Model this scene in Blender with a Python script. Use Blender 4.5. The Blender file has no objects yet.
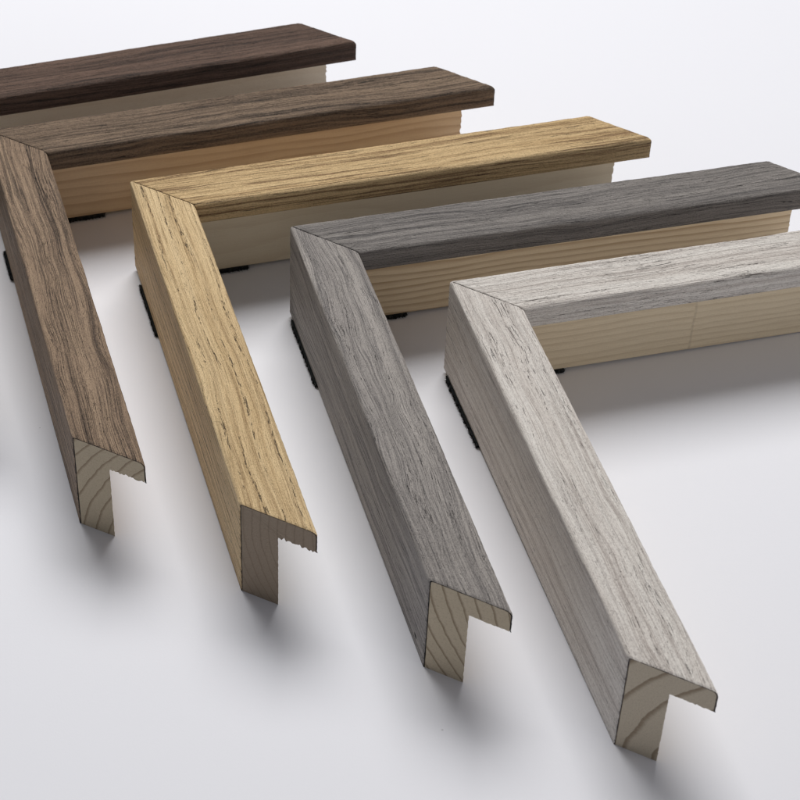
import bpy, bmesh, math, random
from mathutils import Vector, noise, Matrix
S = 0.01                                   # the numbers below are centimetres
C = bpy.context.scene.collection
W, H, T, R, TILT, K = 2.0, 3.865, 0.842, 0.993, 0.210, 0.9004   # moulding: width, height, lip, rabbet leg; lift at the corner; end cut slope
VT = 0.045                                 # veneer thickness

# ------------------------------------------------------------------ materials
def lin(c):
    c = [x/255 for x in c]
    return tuple((x/12.92 if x <= .04045 else ((x+.055)/1.055)**2.4) for x in c) + (1,)
class NT:
    def __init__(s, name):
        s.m = bpy.data.materials.new(name); s.m.use_nodes = True
        s.t = s.m.node_tree; s.t.nodes.clear()
        s.out = s.n('ShaderNodeOutputMaterial'); s.b = s.n('ShaderNodeBsdfPrincipled')
        s.t.links.new(s.b.outputs[0], s.out.inputs[0])
    def n(s, typ, **kw):
        x = s.t.nodes.new(typ)
        for k, v in kw.items():
            if k.startswith('i_'):
                x.inputs[k[2:]].default_value = v
            else: setattr(x, k, v)
        return x
    def l(s, a, b): s.t.links.new(a, b)
    def put(s, sock, v):
        if isinstance(v, (int, float)): sock.default_value = v
        else: s.l(v, sock)
    def math(s, op, a, b=0.0, c=0.0, clamp=False):
        x = s.n('ShaderNodeMath', operation=op, use_clamp=clamp)
        s.put(x.inputs[0], a); s.put(x.inputs[1], b); s.put(x.inputs[2], c)
        return x.outputs[0]
    def vmul(s, v, k, off=(0, 0, 0)):
        x = s.n('ShaderNodeVectorMath', operation='MULTIPLY_ADD'); s.l(v, x.inputs[0])
        x.inputs[1].default_value = k; x.inputs[2].default_value = off
        return x.outputs[0]
    def noise(s, v, k, off=(0, 0, 0), detail=3, rough=.5, dist=0.0):
        x = s.n('ShaderNodeTexNoise'); x.inputs['Scale'].default_value = 1
        x.inputs['Detail'].default_value = detail; x.inputs['Roughness'].default_value = rough
        x.inputs['Distortion'].default_value = dist
        s.l(s.vmul(v, k, off), x.inputs['Vector'])
        return x.outputs['Fac']
    def ss(s, x, a, b, lo=0.0, hi=1.0):
        m = s.n('ShaderNodeMapRange', interpolation_type='SMOOTHSTEP')
        s.put(m.inputs['Value'], x); m.inputs['From Min'].default_value = a; m.inputs['From Max'].default_value = b
        m.inputs['To Min'].default_value = lo; m.inputs['To Max'].default_value = hi
        return m.outputs[0]
    def mix(s, f, a, b):
        x = s.n('ShaderNodeMix', data_type='RGBA')
        s.put(x.inputs[0], f)
        for i, v in ((6, a), (7, b)):
            if isinstance(v, tuple): x.inputs[i].default_value = v
            else: s.l(v, x.inputs[i])
        return x.outputs[2]
    def bump(s, h, dist, strength=1.0):
        x = s.n('ShaderNodeBump'); x.inputs['Strength'].default_value = strength
        x.inputs['Distance'].default_value = dist*S; s.l(h, x.inputs['Height'])
        s.l(x.outputs[0], s.b.inputs['Normal'])

def veneer_mat(name, light, mid, dark, pore, seed, streak=.6, pores=.6, tracks=.0, fig=.5, rough=.6, pore_thr=.60, relief=.02, dashf=1.9, hole=None, bold=.3):
    """light/mid/dark = wood colours, pore = colour in the open pores. Works on the 'grain' attribute (along, across, 0) in cm"""
    q = NT(name)
    g = q.n('ShaderNodeAttribute', attribute_name='grain').outputs['Vector']
    o = (seed*7.3, seed*3.1, seed*5.7)
    # warp the across coordinate: slow wander so that lines run slightly off straight
    wob = q.noise(g, (.16, .35, 1), o, 2)
    wob2 = q.noise(g, (.45, 1.2, 1), (o[1], o[0], 3), 2)
    off = q.math('ADD', q.math('MULTIPLY', q.math('SUBTRACT', wob, .5), 1.0*fig+.12), q.math('MULTIPLY', q.math('SUBTRACT', wob2, .5), .07*fig+.03))
    cx = q.n('ShaderNodeCombineXYZ'); q.l(off, cx.inputs[1])
    add = q.n('ShaderNodeVectorMath', operation='ADD'); q.l(g, add.inputs[0]); q.l(cx.outputs[0], add.inputs[1])
    p = add.outputs[0]
    broad = q.noise(p, (.05, 1.5, 1), o, 3, .55)
    bands = q.noise(p, (.07, 5.5, 1), (o[2], o[1], o[0]), 4, .6)
    fine = q.noise(p, (.6, 26, 1), (o[1], o[2], 0), 4, .65)
    fibre = q.noise(p, (2.2, 60, 1), (o[0], 0, o[2]), 3, .7)
    speck = q.noise(g, (17, 30, 1), (0, o[1], o[2]), 3, .7)
    # open pores: short thin dashes
    dash = q.noise(p, (dashf, 36, 1), (o[2], 11, o[1]), 3, .55)
    dash2 = q.noise(p, (3.4, 46, 1), (o[0], 23, 4), 2, .5)
    where = q.noise(p, (.25, 3.2, 1), (17, o[2], o[0]), 2)
    # ring-porous tracks: pores gather along the dark latewood lines
    sep = q.n('ShaderNodeSeparateXYZ'); q.l(p, sep.inputs[0])
    tr = q.math('PINGPONG', q.math('ADD', q.math('MULTIPLY', sep.outputs[1], 1.0), q.math('ADD', q.math('MULTIPLY', broad, .7), q.math('MULTIPLY', where, .30))), .23)
    track = q.ss(tr, .0, .085, 1, 0)
    pr = q.math('ADD', dash, q.math('ADD', q.math('MULTIPLY', q.math('SUBTRACT', where, .5), .40), q.math('MULTIPLY', q.math('SUBTRACT', speck, .5), .22)))
    pr = q.math('ADD', pr, q.math('MULTIPLY', q.math('SUBTRACT', track, .45), .26*tracks))
    pa = q.ss(pr, pore_thr, pore_thr+.055)
    pb = q.ss(q.math('ADD', dash2, q.math('MULTIPLY', q.math('SUBTRACT', where, .5), .3)), pore_thr+.04, pore_thr+.10)
    pore_f = q.math('MAXIMUM', pa, q.math('MULTIPLY', pb, .7))
    # colour
    f = q.math('ADD', q.math('MULTIPLY', broad, .45), q.math('MULTIPLY', bands, .55))
    c = q.mix(q.ss(f, .36, .64), light, mid)
    sk = q.math('ADD', q.math('MULTIPLY', bands, .5), q.math('MULTIPLY', fine, .5))
    c = q.mix(q.math('MULTIPLY', q.ss(sk, .50, .64), streak), c, dark)
    c = q.mix(q.math('MULTIPLY', q.ss(fibre, .5, .75), .30*streak+.1), c, dark)
    c = q.mix(q.math('MULTIPLY', q.ss(fine, .52, .30), .35), c, light)
    c = q.mix(q.math('MULTIPLY', q.ss(track, .0, 1), .22*tracks), c, dark)
    bl = q.noise(p, (.10, 6.5, 1), (o[1]+9, o[2], 7), 3, .6)
    brk = q.noise(p, (1.3, 14, 1), (o[2], 8, o[0]), 3, .6)
    blf = q.math('MULTIPLY', q.ss(q.math('ADD', bl, q.math('MULTIPLY', q.math('SUBTRACT', brk, .5), .16)), .545, .61), bold)
    c = q.mix(blf, c, dark)
    lines = q.noise(p, (.42, 38, 1), (o[1], 5, o[2]), 5, .7)
    c = q.mix(q.math('MULTIPLY', q.ss(lines, .53, .63), .75*streak), c, dark)
    c = q.mix(q.math('MULTIPLY', q.ss(lines, .45, .36), .35), c, light)
    c = q.mix(q.ss(speck, .51, .64, 0, .42), c, dark)
    c = q.mix(q.ss(speck, .48, .36, 0, .34), c, light)
    c = q.mix(q.math('MULTIPLY', pore_f, pores), c, pore)
    if hole:                       # a small filled nail hole on the outer side
        sg = q.n('ShaderNodeSeparateXYZ'); q.l(g, sg.inputs[0])
        du = q.math('DIVIDE', q.math('SUBTRACT', sg.outputs[0], hole[0]), hole[2]); ds = q.math('DIVIDE', q.math('SUBTRACT', sg.outputs[1], hole[1]), hole[3])
        dd = q.math('ADD', q.math('MULTIPLY', du, du), q.math('MULTIPLY', ds, ds))
        c = q.mix(q.ss(dd, .6, 1.2, 1, 0), c, lin((14, 12, 12)))
    q.l(c, q.b.inputs['Base Color'])
    q.put(q.b.inputs['Roughness'], q.ss(fine, .3, .7, rough-.14, rough+.1))
    q.b.inputs['Specular IOR Level'].default_value = .35
    h = q.math('SUBTRACT', q.math('ADD', q.math('MULTIPLY', fine, .55), q.math('ADD', q.math('MULTIPLY', fibre, .35), q.math('ADD', q.math('MULTIPLY', speck, .55), q.math('ADD', q.math('MULTIPLY', lines, -.5), q.math('MULTIPLY', blf, -.5))))), q.math('MULTIPLY', pore_f, .8*pores+.3))
    q.bump(h, relief*2.6)
    return q.m

def edge_mat(name, col):
    q = NT(name)
    g = q.n('ShaderNodeAttribute', attribute_name='grain').outputs['Vector']
    n = q.noise(g, (9, 9, 9), (3, 1, 2), 3)
    q.l(q.mix(q.ss(n, .3, .7), lin(col), lin([x*.6 for x in col])), q.b.inputs['Base Color'])
    q.b.inputs['Roughness'].default_value = .85
    return q.m

def pine_mat(name, light, dark, centre, spacing, seed, ring=.5, knotline=None, end=1.0):
    """softwood: growth rings are cylinders along the rail, so they read as stripes on the sides and arcs on the cut ends"""
    q = NT(name)
    g = q.n('ShaderNodeAttribute', attribute_name='grain').outputs['Vector']
    o = (seed*3.7, seed*1.9, seed*2.3)
    if knotline is not None:      # finger joint: the ring pattern jumps where the two pieces meet
        s0 = q.n('ShaderNodeSeparateXYZ'); q.l(g, s0.inputs[0])
        jump = q.math('GREATER_THAN', s0.outputs[0], knotline)
        cj = q.n('ShaderNodeCombineXYZ'); q.l(q.math('MULTIPLY', jump, 1.7), cj.inputs[1]); q.l(q.math('MULTIPLY', jump, -.9), cj.inputs[2])
        ad = q.n('ShaderNodeVectorMath', operation='ADD'); q.l(g, ad.inputs[0]); q.l(cj.outputs[0], ad.inputs[1]); gg = ad.outputs[0]
    else: gg = g
    w1 = q.noise(gg, (.10, .5, .5), o, 2)
    w2 = q.noise(gg, (.45, 1.8, 1.8), (o[2], o[0], o[1]), 2)
    s1 = q.n('ShaderNodeSeparateXYZ'); q.l(gg, s1.inputs[0])
    dv = q.math('SUBTRACT', s1.outputs[1], centre[0]); dw = q.math('SUBTRACT', s1.outputs[2], centre[1])
    r = q.math('SQRT', q.math('ADD', q.math('MULTIPLY', dv, dv), q.math('MULTIPLY', dw, dw)))
    r = q.math('ADD', r, q.math('ADD', q.math('MULTIPLY', w1, spacing*3.2), q.math('MULTIPLY', w2, spacing*.4)))
    ph = q.math('FRACT', q.math('DIVIDE', r, spacing))
    late = q.math('MULTIPLY', q.ss(ph, .35, .93), q.ss(ph, .93, 1.0, 1, 0))
    var = q.noise(gg, (.05, 3, 3), (5, o[0], 1), 2)
    fib = q.noise(g, (.9, 30, 30), o, 3, .6)
    spk = q.noise(g, (30, 30, 30), o, 2)
    c = q.mix(q.math('MULTIPLY', late, q.ss(var, .3, .7, ring*.55, ring)), lin(light), lin(dark))
    c = q.mix(q.ss(fib, .45, .75, 0, .28), c, lin(dark))
    c = q.mix(q.ss(spk, .5, .75, 0, .15), c, lin([x*.75 for x in dark]))
    if knotline is not None:
        dl = q.math('ABSOLUTE', q.math('SUBTRACT', s0.outputs[0], q.math('ADD', knotline, q.math('MULTIPLY', q.noise(g, (0, 2, 2), o, 1), .1))))
        c = q.mix(q.ss(dl, .01, .07, .22, 0), c, lin([x*.8 for x in dark]))
    q.l(c, q.b.inputs['Base Color'])
    q.b.inputs['Roughness'].default_value = .72; q.b.inputs['Specular IOR Level'].default_value = .3
    q.bump(q.math('ADD', q.math('ADD', fib, q.math('MULTIPLY', spk, .4)), q.math('MULTIPLY', late, -.3)), .012)
    return q.m

def endgrain_mat(name, light, dark, centre, spacing, seed, ring=.6):
    """sawn cross-cut: same ring arcs, darker and rougher, with faint saw scratches"""
    q = NT(name)
    g = q.n('ShaderNodeAttribute', attribute_name='grain').outputs['Vector']
    o = (seed*3.7, seed*1.9, seed*2.3)
    w1 = q.noise(g, (.0, .7, .7), o, 2)
    w2 = q.noise(g, (.0, 5, 5), (o[2], o[0], o[1]), 2)
    s1 = q.n('ShaderNodeSeparateXYZ'); q.l(g, s1.inputs[0])
    dv = q.math('SUBTRACT', s1.outputs[1], centre[0]); dw = q.math('SUBTRACT', s1.outputs[2], centre[1])
    r = q.math('SQRT', q.math('ADD', q.math('MULTIPLY', dv, dv), q.math('MULTIPLY', dw, dw)))
    r = q.math('ADD', r, q.math('ADD', q.math('MULTIPLY', w1, min(.2, spacing*.9)), q.math('MULTIPLY', w2, min(.05, spacing*.12))))
    ph = q.math('FRACT', q.math('DIVIDE', r, spacing))
    late = q.math('MULTIPLY', q.ss(ph, .74, .94), q.ss(ph, .96, 1.0, 1, 0))
    cells = q.noise(g, (0, 26, 26), o, 3, .7)
    saw = q.noise(g, (0, 3, 45), (2, o[1], o[0]), 2, .6)
    c = q.mix(q.math('MULTIPLY', late, ring*.72), lin(light), lin(dark))
    c = q.mix(q.ss(cells, .45, .75, 0, .28), c, lin([x*.8 for x in dark]))
    c = q.mix(q.ss(saw, .45, .75, 0, .22), c, lin([min(255, x*1.08) for x in light]))
    q.l(c, q.b.inputs['Base Color'])
    q.b.inputs['Roughness'].default_value = .9; q.b.inputs['Specular IOR Level'].default_value = .2
    q.bump(q.math('ADD', cells, q.math('MULTIPLY', saw, .7)), .02)
    return q.m

# ------------------------------------------------------------------ geometry helpers
def to_frame(arm, u, v, w):
    """rail coordinates (along, from outer to inner side, up) -> corner sample coordinates"""
    return Vector((v, -u, w)) if arm == 'A' else Vector((u, -v, w))
def tilt(p, La, Lb):
    # the felt pads lift the corner a little, the two far ends sit on the table
    return Vector((p.x, p.y, p.z + TILT*(1 - p.x/Lb + p.y/La)))
def link(name, verts, faces, grain, mats, mat_idx, parent, smooth=None):
    me = bpy.data.meshes.new(name)
    me.from_pydata([tuple(v*S) for v in verts], [], faces)
    at = me.attributes.new('grain', 'FLOAT_VECTOR', 'POINT')
    for i, g in enumerate(grain): at.data[i].vector = g
    for m in mats: me.materials.append(m)
    for p, k in zip(me.polygons, mat_idx): p.material_index = k
    bm = bmesh.new(); bm.from_mesh(me); bmesh.ops.recalc_face_normals(bm, faces=bm.faces)
    bm.to_mesh(me); bm.free()
    if smooth is not None:
        for p, k in zip(me.polygons, smooth): p.use_smooth = bool(k)
    o = bpy.data.objects.new(name, me); C.objects.link(o); o.parent = parent
    return o

def arc(cx, cy, r, a0, a1, n):
    return [(cx+r*math.cos(math.radians(a0+(a1-a0)*i/n)), cy+r*math.sin(math.radians(a0+(a1-a0)*i/n))) for i in range(n+1)]
R1, R2 = .10, .17
def dens(a, b, step):
    n = max(1, round(math.dist(a, b)/step)); return [(a[0]+(b[0]-a[0])*i/n, a[1]+(b[1]-a[1])*i/n) for i in range(n)]
def outer_profile():
    """closed-open strip over the outer side, top and nose: (v, w) points and arc length"""
    a1 = arc(R1, H-R1, R1, 180, 90, 5); a2 = arc(W-R2, H-R2, R2, 90, 0, 6)
    pts = dens((0, 0), a1[0], .12) + a1[:-1] + dens(a1[-1], a2[0], .07) + a2[:-1] + dens(a2[-1], (W, H-T), .1) + [(W, H-T)]
    return pts
def rail_u(v, t, L, start_gap):
    """t in 0..1 along the rail, both ends cut on the mitre"""
    a = v + start_gap; b = L + K*v
    return a + (b-a)*t

def fnoise(u, s, seed):
    return noise.fractal(Vector((u*.55, s*9, seed)), .6, 2.2, 3)

def veneer(arm, La, Lb, L, seed, mats, parent, rough_amp, jag, name='veneer'):
    prof = outer_profile()
    n = len(prof); s = [0]
    for i in range(1, n): s.append(s[-1]+math.dist(prof[i-1], prof[i]))
    # outward normals in profile
    nor = []
    for i in range(n):
        a = prof[max(0, i-1)]; b = prof[min(n-1, i+1)]
        d = (b[0]-a[0], b[1]-a[1]); l = math.hypot(*d); nor.append((-d[1]/l, d[0]/l))
    NU = 440
    verts, grain, faces, mi, sm = [], [], [], [], []
    rnd = random.Random(seed*97+(1 if arm == 'A' else 2))
    jags = [max(0, rnd.gauss(.02, .05))*jag for _ in range(n)]
    for k in range(NU+1):
        t = k/NU
        t = t - .02*math.sin(2*math.pi*t)/(2*math.pi)*0
        for i, (v, w) in enumerate(prof):
            d = rough_amp*fnoise(rail_u(v, t, L, .012), s[i], seed*3.3+(0 if arm == 'A' else 40))
            d += .007*noise.noise(Vector((rail_u(v, t, L, .012)*5.5, s[i]*11, seed+50)))
            # dips near the mitre and the rim so edges are softly worn
            u = rail_u(v, t, L, .012)
            ends = min((u - v), (L+K*v) - u)
            if ends < .05: d -= .02
            if i in (0, n-1): d = 0
            vv, ww = v+nor[i][0]*d, w+nor[i][1]*d
            uu = u
            verts.append(tilt(to_frame(arm, uu, vv, ww), La, Lb)); grain.append((u, s[i]+seed*11+(0 if arm == 'A' else 31), 0))
    for k in range(NU):
        for i in range(n-1):
            a = k*n+i; faces.append((a, a+1, a+1+n, a+n)); mi.append(0); sm.append(1)
    # inner skin (coarse), giving the veneer its thickness at the cut ends and along the lip
    base = len(verts)
    for k in (0, 1):
        for i, (v, w) in enumerate(prof):
            vt = VT*(.8+.55*noise.noise(Vector((s[i]*2.5, k*9.1, seed)))) 
            vi, wi = v-nor[i][0]*vt, w-nor[i][1]*vt
            if i == 0: wi = w
            if i == n-1: wi = w
            u = rail_u(vi, k, L, .012)
            verts.append(tilt(to_frame(arm, u, vi, wi), La, Lb)); grain.append((u, vi*3, wi*3))
    for i in range(n-1):
        a = base+i; b = base+n+i
        faces.append((a, b, b+1, a+1)); mi.append(1); sm.append(0)
        faces.append((i, a, a+1, i+1)); mi.append(1); sm.append(0)
        e = NU*n+i; faces.append((e, e+1, b+1, b)); mi.append(1); sm.append(0)
    for i in (0, n-1):
        ring = [k*n+i for k in range(NU+1)]
        faces.append(tuple(ring + [base+n+i, base+i])); mi.append(1); sm.append(0)
    return link(name, verts, faces, grain, mats, mi, parent, sm)

def core(arm, La, Lb, L, seed, mats, parent, jag):
    """pine body of the rail: L-shaped section, sits 1.5 thou inside the veneer skin; the lip underside is splintered at the sawn end"""
    e = VT+.003
    r1, r2 = R1-VT*.5, R2-VT*.5
    P = [(e, .004)] + arc(e+r1, H-e-r1, r1, 180, 90, 3) + arc(W-e-r2, H-e-r2, r2, 90, 0, 4)
    P += [(W-e, H-T+.002)]
    rnd = random.Random(seed*31+(5 if arm == 'A' else 9))
    under = [(W-e-(W-e-R)*i/24, H-T) for i in range(1, 24)]
    side = [(R, (H-T)*(1-i/34)) for i in range(0, 34)]
    P += under + side + [(R, 0.0)]
    bottom = []
    n = len(P); nu0 = len(P)-len(under)-len(side)-1
    US = [0, .001, .5, None]
    verts, grain, faces, mi = [], [], [], []
    rows = []
    stat = [0.0, .02, .25, .5, .75, .93, .975, .992, 1.0]
    jz = [0]*n
    for i in range(nu0, n-1):
        r = rnd.random()
        if i < nu0+len(under): jz[i] = jag*(rnd.uniform(-.055, .05) + (.07*rnd.random() if r > .7 else 0))
        else: jz[i] = (.004 if arm == 'B' else .003)*math.sin(i*1.7+seed) + (.009 if arm == 'B' else .006)*rnd.uniform(-1, 1)
    for si, t in enumerate(stat):
        for i, (v, w) in enumerate(P):
            vv, ww = v, w
            fade = {8: 1.0, 7: .7, 6: .15}.get(si, 0)
            if i >= nu0:
                if i < nu0+len(under): ww = w + jz[i]*fade*1.0
                else: vv = v + jz[i]*fade
            gap = .014
            a = vv+gap; b = L+K*vv-.006
            u = a+(b-a)*t
            if i > nu0 and si == 8: u += jz[i]*(1.6 if i >= nu0+len(under) and arm == 'B' else -.5)
            verts.append(tilt(to_frame(arm, u, vv, ww), La, Lb)); grain.append((u, vv, ww))
    m = len(stat)
    for k in range(m-1):
        for i in range(n):
            j = (i+1) % n
            faces.append((k*n+i, k*n+j, (k+1)*n+j, (k+1)*n+i)); mi.append(0)
    # end caps with their own vertices
    for k, idx in ((0, 1), (m-1, 1)):
        b = len(verts)
        for i in range(n): verts.append(verts[k*n+i].copy()); grain.append(grain[k*n+i])
        # split the L into two convex-ish polygons at the rabbet corner
        rc = nu0+len(under)           # index of first side point = rabbet inner corner
        # upper slab: from the outer wall up round to the rabbet corner; lower leg: the rest
        up = list(range(1, rc+1)); lo = [0, 1] + list(range(rc, n))
        faces.append(tuple(b+i for i in up)); mi.append(idx)
        faces.append(tuple(b+i for i in lo)); mi.append(idx)
    ob = link('rail', verts, faces, grain, mats, mi, parent)
    return ob

felt = NT('black_felt')
tc = felt.n('ShaderNodeTexCoord').outputs['Object']
fn = felt.noise(tc, (900, 900, 900), (0, 0, 0), 4, .7)
felt.l(felt.mix(fn, lin((8, 9, 10)), lin((34, 38, 40))), felt.b.inputs['Base Color']); felt.b.inputs['Roughness'].default_value = 1
felt.b.inputs['Specular IOR Level'].default_value = .1
felt.b.inputs['Sheen Weight'].default_value = .15
felt.bump(fn, .05)

def pad(arm, La, Lb, u0, u1, v0, v1, seed, parent):
    """felt strip glued under the rail, frayed at its cut edges: a crumpled slab with loose fibres"""
    rnd = random.Random(seed)
    verts, faces = [], []
    nu, nv = 60, 14
    def z_under(u, v): return tilt(to_frame(arm, u, v, 0), La, Lb).z
    idx = {}
    for lay in (0, 1):
        for i in range(nu+1):
            for j in range(nv+1):
                u = u0+(u1-u0)*i/nu; v = v0+(v1-v0)*j/nv
                if i in (0, nu): u += rnd.gauss(0, .03)
                if j in (0, nv): v += rnd.gauss(0, .025)
                p = to_frame(arm, u, v, 0)
                p.z = z_under(u, v)-.003 if lay == 0 else .012+rnd.random()*.012
                idx[lay, i, j] = len(verts); verts.append(p)
    for i in range(nu):
        for j in range(nv):
            faces.append((idx[0,i,j], idx[0,i+1,j], idx[0,i+1,j+1], idx[0,i,j+1]))
            faces.append((idx[1,i,j], idx[1,i,j+1], idx[1,i+1,j+1], idx[1,i+1,j]))
    for i in range(nu):
        for j in (0, nv): faces.append((idx[0,i,j], idx[0,i+1,j], idx[1,i+1,j], idx[1,i,j]))
    for j in range(nv):
        for i in (0, nu): faces.append((idx[0,i,j], idx[0,i,j+1], idx[1,i,j+1], idx[1,i,j]))
    # loose fibres along the rim
    for _ in range(1500):
        side = rnd.random()
        if side < .42: u, v, du, dv = rnd.uniform(u0, u1), v0, 0, -1
        elif side < .84: u, v, du, dv = rnd.uniform(u0, u1), v1, 0, 1
        else: u, v, du, dv = u1, rnd.uniform(v0, v1), 1, 0
        z = rnd.uniform(.012, max(.02, z_under(u, v)-.01))
        p = to_frame(arm, u-du*.03, v-dv*.03, 0); p.z = z
        ln = rnd.uniform(.015, .085)
        q = to_frame(arm, u+du*ln+rnd.gauss(0, .04), v+dv*ln+rnd.gauss(0, .02), 0); q.z = max(.006, z+rnd.gauss(-.01, .03))
        w = rnd.uniform(.004, .009)
        b = len(verts)
        verts += [p+Vector((w, w, 0)), p+Vector((-w, -w, 0)), p+Vector((0, 0, w)), q]
        faces += [(b, b+1, b+3), (b+1, b+2, b+3), (b+2, b, b+3)]
    me = bpy.data.meshes.new('felt_pad'); me.from_pydata([tuple(v*S) for v in verts], [], faces); me.materials.append(felt.m)
    o = bpy.data.objects.new('felt_pad', me); C.objects.link(o); o.parent = parent
    return o

# ------------------------------------------------------------------ the five corner samples
def tint(c, k): return lin([x*k for x in c])
SPEC = [
 dict(n=5, x=0, y=0, rot=-.0098, La=17.32, Lb=17.88, jag=.2, amp=.016,
   label='pale whitewashed light grey oak frame corner, nearest of the five at the lower right',
   ven=dict(light=(243,238,231), mid=(226,218,210), dark=(158,147,141), pore=(92,82,78), streak=.62, pores=.7, fig=.6, pore_thr=.665, relief=.022),
   edge=(96,88,86), pine=dict(light=(226,211,184), dark=(184,162,132), ring=.4), end=dict(light=(204,192,172), dark=(122,100,76), ring=.95),
   cen=(8.6, -.9), sp=.66, endsp=.66, cenB=(2.6, -6), spB=.27, knot=8.75),
 dict(n=4, x=-4.493, y=4.374, rot=-.0131, La=17.455, Lb=17.84, jag=.2, amp=.014,
   label='mid grey stained frame corner with black cut edges, between golden and pale ones',
   tB=.85, ven=dict(light=(188,181,175), mid=(150,144,140), dark=(72,70,72), pore=(36,34,34), streak=.8, pores=.7, fig=1.0, pore_thr=.665, relief=.024),
   edge=(22,21,21), pine=dict(light=(238,220,190), dark=(178,148,112), ring=.75), end=dict(light=(204,190,166), dark=(118,96,72), ring=.95),
   cen=(8.8, 5.2), sp=.38, endsp=.38, cenB=(3.0, -9), spB=.30, knot=None),
 dict(n=3, x=-9.436, y=8.480, rot=.0028, La=17.10, Lb=17.53, jag=.6, amp=.013,
   label='golden honey natural oak frame corner with dark dashed grain, middle of the five',
   ven=dict(light=(246,219,172), mid=(220,189,140), dark=(126,94,60), pore=(54,40,28), streak=.6, pores=.8, tracks=.75, fig=.55, pore_thr=.655, relief=.022, dashf=3.4), venB=dict(streak=.95, tracks=.7, pore_thr=.68, dashf=1.4, light=(236,206,156), mid=(210,177,127), dark=(122,90,58), bold=.8),
   edge=(60,48,38), pine=dict(light=(240,226,200), dark=(216,196,166), ring=.35), end=dict(light=(158,143,126), dark=(112,94,78), ring=.5),
   cen=(7.5, 3.4), sp=.23, endsp=.23, cenB=(-3, 14), spB=.8, knot=None),
 dict(n=2, x=-14.061, y=13.033, rot=.0127, La=17.41, Lb=17.63, jag=.5, amp=.016,
   label='mid brown walnut toned frame corner, its sawn end at the lower left',
   tB=.87, ven=dict(light=(184,158,132), mid=(142,119,99), dark=(58,48,42), pore=(32,27,24), streak=.9, pores=.8, fig=.9, pore_thr=.655, relief=.028, bold=.55),
   edge=(26,23,23), pine=dict(light=(228,206,176), dark=(188,156,124), ring=.6), end=dict(light=(196,182,158), dark=(120,96,74), ring=.85),
   cen=(9, -1.5), sp=.34, endsp=.34, cenB=(3.5, -9), spB=.34, knot=None),
 dict(n=1, x=-18.366, y=16.998, rot=.0396, La=15.10, Lb=17.63, jag=.4, amp=.014,
   label='darkest espresso brown frame corner, farthest back and running out of the top left',
   ven=dict(light=(124,99,85), mid=(84,65,55), dark=(34,26,22), pore=(18,14,13), streak=.9, pores=.7, fig=.7, pore_thr=.665, relief=.024),
   edge=(20,17,17), pine=dict(light=(240,230,212), dark=(222,206,184), ring=.3), end=dict(light=(150,134,112), dark=(94,74,56), ring=.7),
   cen=(6.0, 9.0), sp=.6, endsp=.6, cenB=(-3, 14), spB=.7, knot=None),
]
ENDU = 4.1
for sp in SPEC:
    n = sp['n']; vn = dict(sp['ven'])
    root = bpy.data.objects.new('frame_corner', None); C.objects.link(root)
    root.empty_display_size = .02
    root.location = (sp['x']*S, sp['y']*S, 0); root.rotation_euler = (0, 0, sp['rot'])
    root['label'] = sp['label']; root['category'] = 'frame corner'; root['group'] = 'frame corner samples laid in a staggered row'
    vm = {}
    em = edge_mat('veneer_edge_%d' % n, sp['edge'])
    for arm in 'AB':
        L = sp['La'] if arm == 'A' else sp['Lb']
        cen = sp['cen'] if arm == 'A' else sp['cenB']; spc = sp['sp'] if arm == 'A' else sp['spB']
        pm = pine_mat('pine_%d%s' % (n, arm), sp['pine']['light'], sp['pine']['dark'], cen, spc, n*2+(arm == 'B'), sp['pine']['ring'], sp['knot'] if arm == 'B' else None)
        gm = endgrain_mat('pine_end_%d%s' % (n, arm), sp['end']['light'], sp['end']['dark'], cen, sp['endsp'] if arm == 'A' else spc, n*2+(arm == 'B'), sp['end']['ring'])
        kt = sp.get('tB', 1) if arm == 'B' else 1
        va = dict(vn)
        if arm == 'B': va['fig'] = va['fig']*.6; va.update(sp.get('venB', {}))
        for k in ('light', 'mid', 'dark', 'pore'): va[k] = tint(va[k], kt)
        if n == 4 and arm == 'A': va['hole'] = (16.55, 4*11+.42, .13, .085)
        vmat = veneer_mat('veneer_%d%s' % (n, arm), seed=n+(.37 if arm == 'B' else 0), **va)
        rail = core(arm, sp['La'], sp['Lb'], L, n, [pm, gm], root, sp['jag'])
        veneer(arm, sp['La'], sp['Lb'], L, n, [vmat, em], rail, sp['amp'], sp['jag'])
        if arm == 'A':
            pad('A', sp['La'], sp['Lb'], {3: 1.2, 2: 2.4}.get(n, .5), ENDU, -.07, R-.06, n*10, root)
        else:
            pad('B', sp['La'], sp['Lb'], 1.25, ENDU, .12, R+.09, n*10+1, root)

# ------------------------------------------------------------------ table / seamless white paper
q = NT('white_paper')
tc = q.n('ShaderNodeTexCoord').outputs['Object']
a = q.noise(tc, (6, 6, 6), (0, 0, 0), 3)
base = q.mix(a, (.798, .806, .856, 1), (.818, .826, .874, 1))
vo = q.n('ShaderNodeTexVoronoi'); vo.inputs['Scale'].default_value = 42; q.l(tc, vo.inputs['Vector'])
vc = q.n('ShaderNodeSeparateColor'); q.l(vo.outputs['Color'], vc.inputs[0])
dust = q.math('MULTIPLY', q.ss(q.math('DIVIDE', vo.outputs['Distance'], q.math('ADD', q.math('MULTIPLY', vc.outputs[1], .022), .008)), .5, 1.2, 1, 0), q.math('GREATER_THAN', vc.outputs[0], .72))
q.l(q.mix(q.math('MULTIPLY', dust, .38), base, (.25, .24, .24, 1)), q.b.inputs['Base Color'])
q.b.inputs['Roughness'].default_value = .55; q.b.inputs['Specular IOR Level'].default_value = .25
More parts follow.
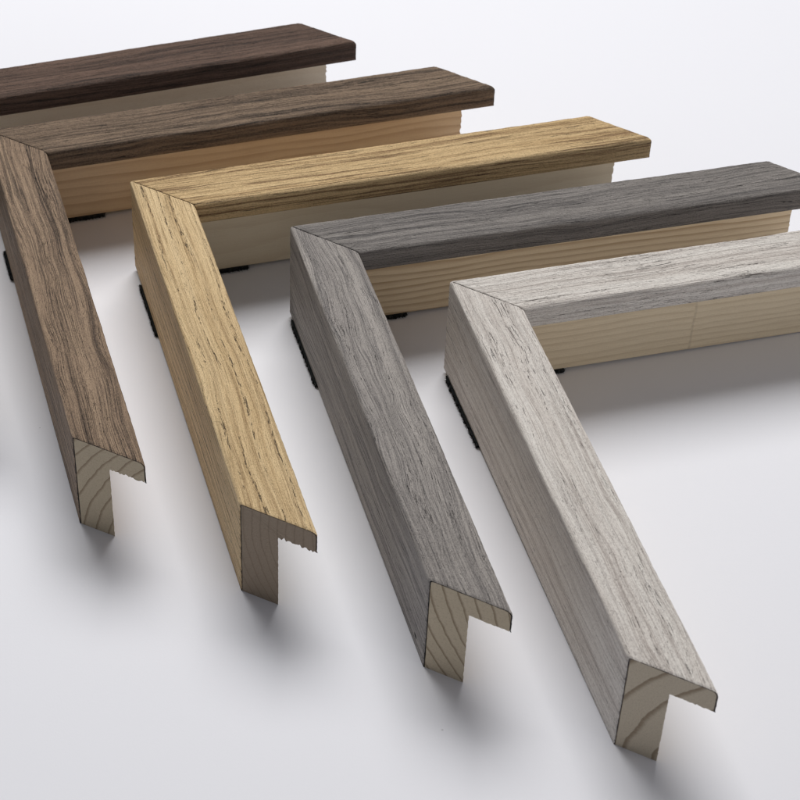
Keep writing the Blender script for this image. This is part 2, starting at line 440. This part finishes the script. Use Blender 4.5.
q.bump(q.noise(tc, (1500, 1500, 1500), (0, 0, 0), 3), .002)
bm = bmesh.new(); bmesh.ops.create_grid(bm, x_segments=8, y_segments=8, size=1.6)
me = bpy.data.meshes.new('tabletop'); bm.to_mesh(me); bm.free(); me.materials.append(q.m)
tb = bpy.data.objects.new('tabletop', me); C.objects.link(tb); tb['kind'] = 'structure'; tb['label'] = 'seamless white paper surface under the frame corners'

# ------------------------------------------------------------------ light
w = bpy.data.worlds.new('World'); bpy.context.scene.world = w; w.use_nodes = True
bg = w.node_tree.nodes['Background']; bg.inputs[0].default_value = (.93, .94, 1, 1); bg.inputs[1].default_value = .155
def area(name, loc, target, size, energy, col=(1, 1, 1)):
    l = bpy.data.lights.new(name, 'AREA'); l.shape = 'RECTANGLE'; l.size, l.size_y = size; l.energy = energy; l.color = col
    o = bpy.data.objects.new(name, l); C.objects.link(o); o.location = loc
    o.rotation_euler = (Vector(target)-Vector(loc)).to_track_quat('-Z', 'Y').to_euler()
    return o
area('softbox', (.10, .78, 1.22), (-.02, .0, 0), (.96, .80), 21.8, (1, .985, .965))
area('fill_reflector', (.75, -.75, .28), (0, -.02, 0), (.6, .45), 1.6, (1, .96, .94))

# ------------------------------------------------------------------ camera
cd = bpy.data.cameras.new('camera'); cam = bpy.data.objects.new('camera', cd); C.objects.link(cam)
f = 20.6984; rx, ry, rz = .80616359, .02325924, -.22235558
cam.location = Vector((-19.14901, -52.74973, 47.98942))*S
cam.rotation_euler = (rx, ry, rz)
cd.sensor_width = 36; cd.sensor_fit = 'HORIZONTAL'; cd.lens = 36*f*100/800
cd.shift_x = 187.332/800; cd.shift_y = 85.47/800
cd.dof.use_dof = True; cd.dof.focus_distance = .69; cd.dof.aperture_fstop = 38
cd.clip_start = .01; cd.clip_end = 100
sc = bpy.context.scene; sc.camera = cam; sc.cycles.filter_width = 1.25
sc.view_settings.view_transform = 'Standard'; sc.view_settings.look = 'None'; sc.view_settings.exposure = 0; sc.view_settings.gamma = 1
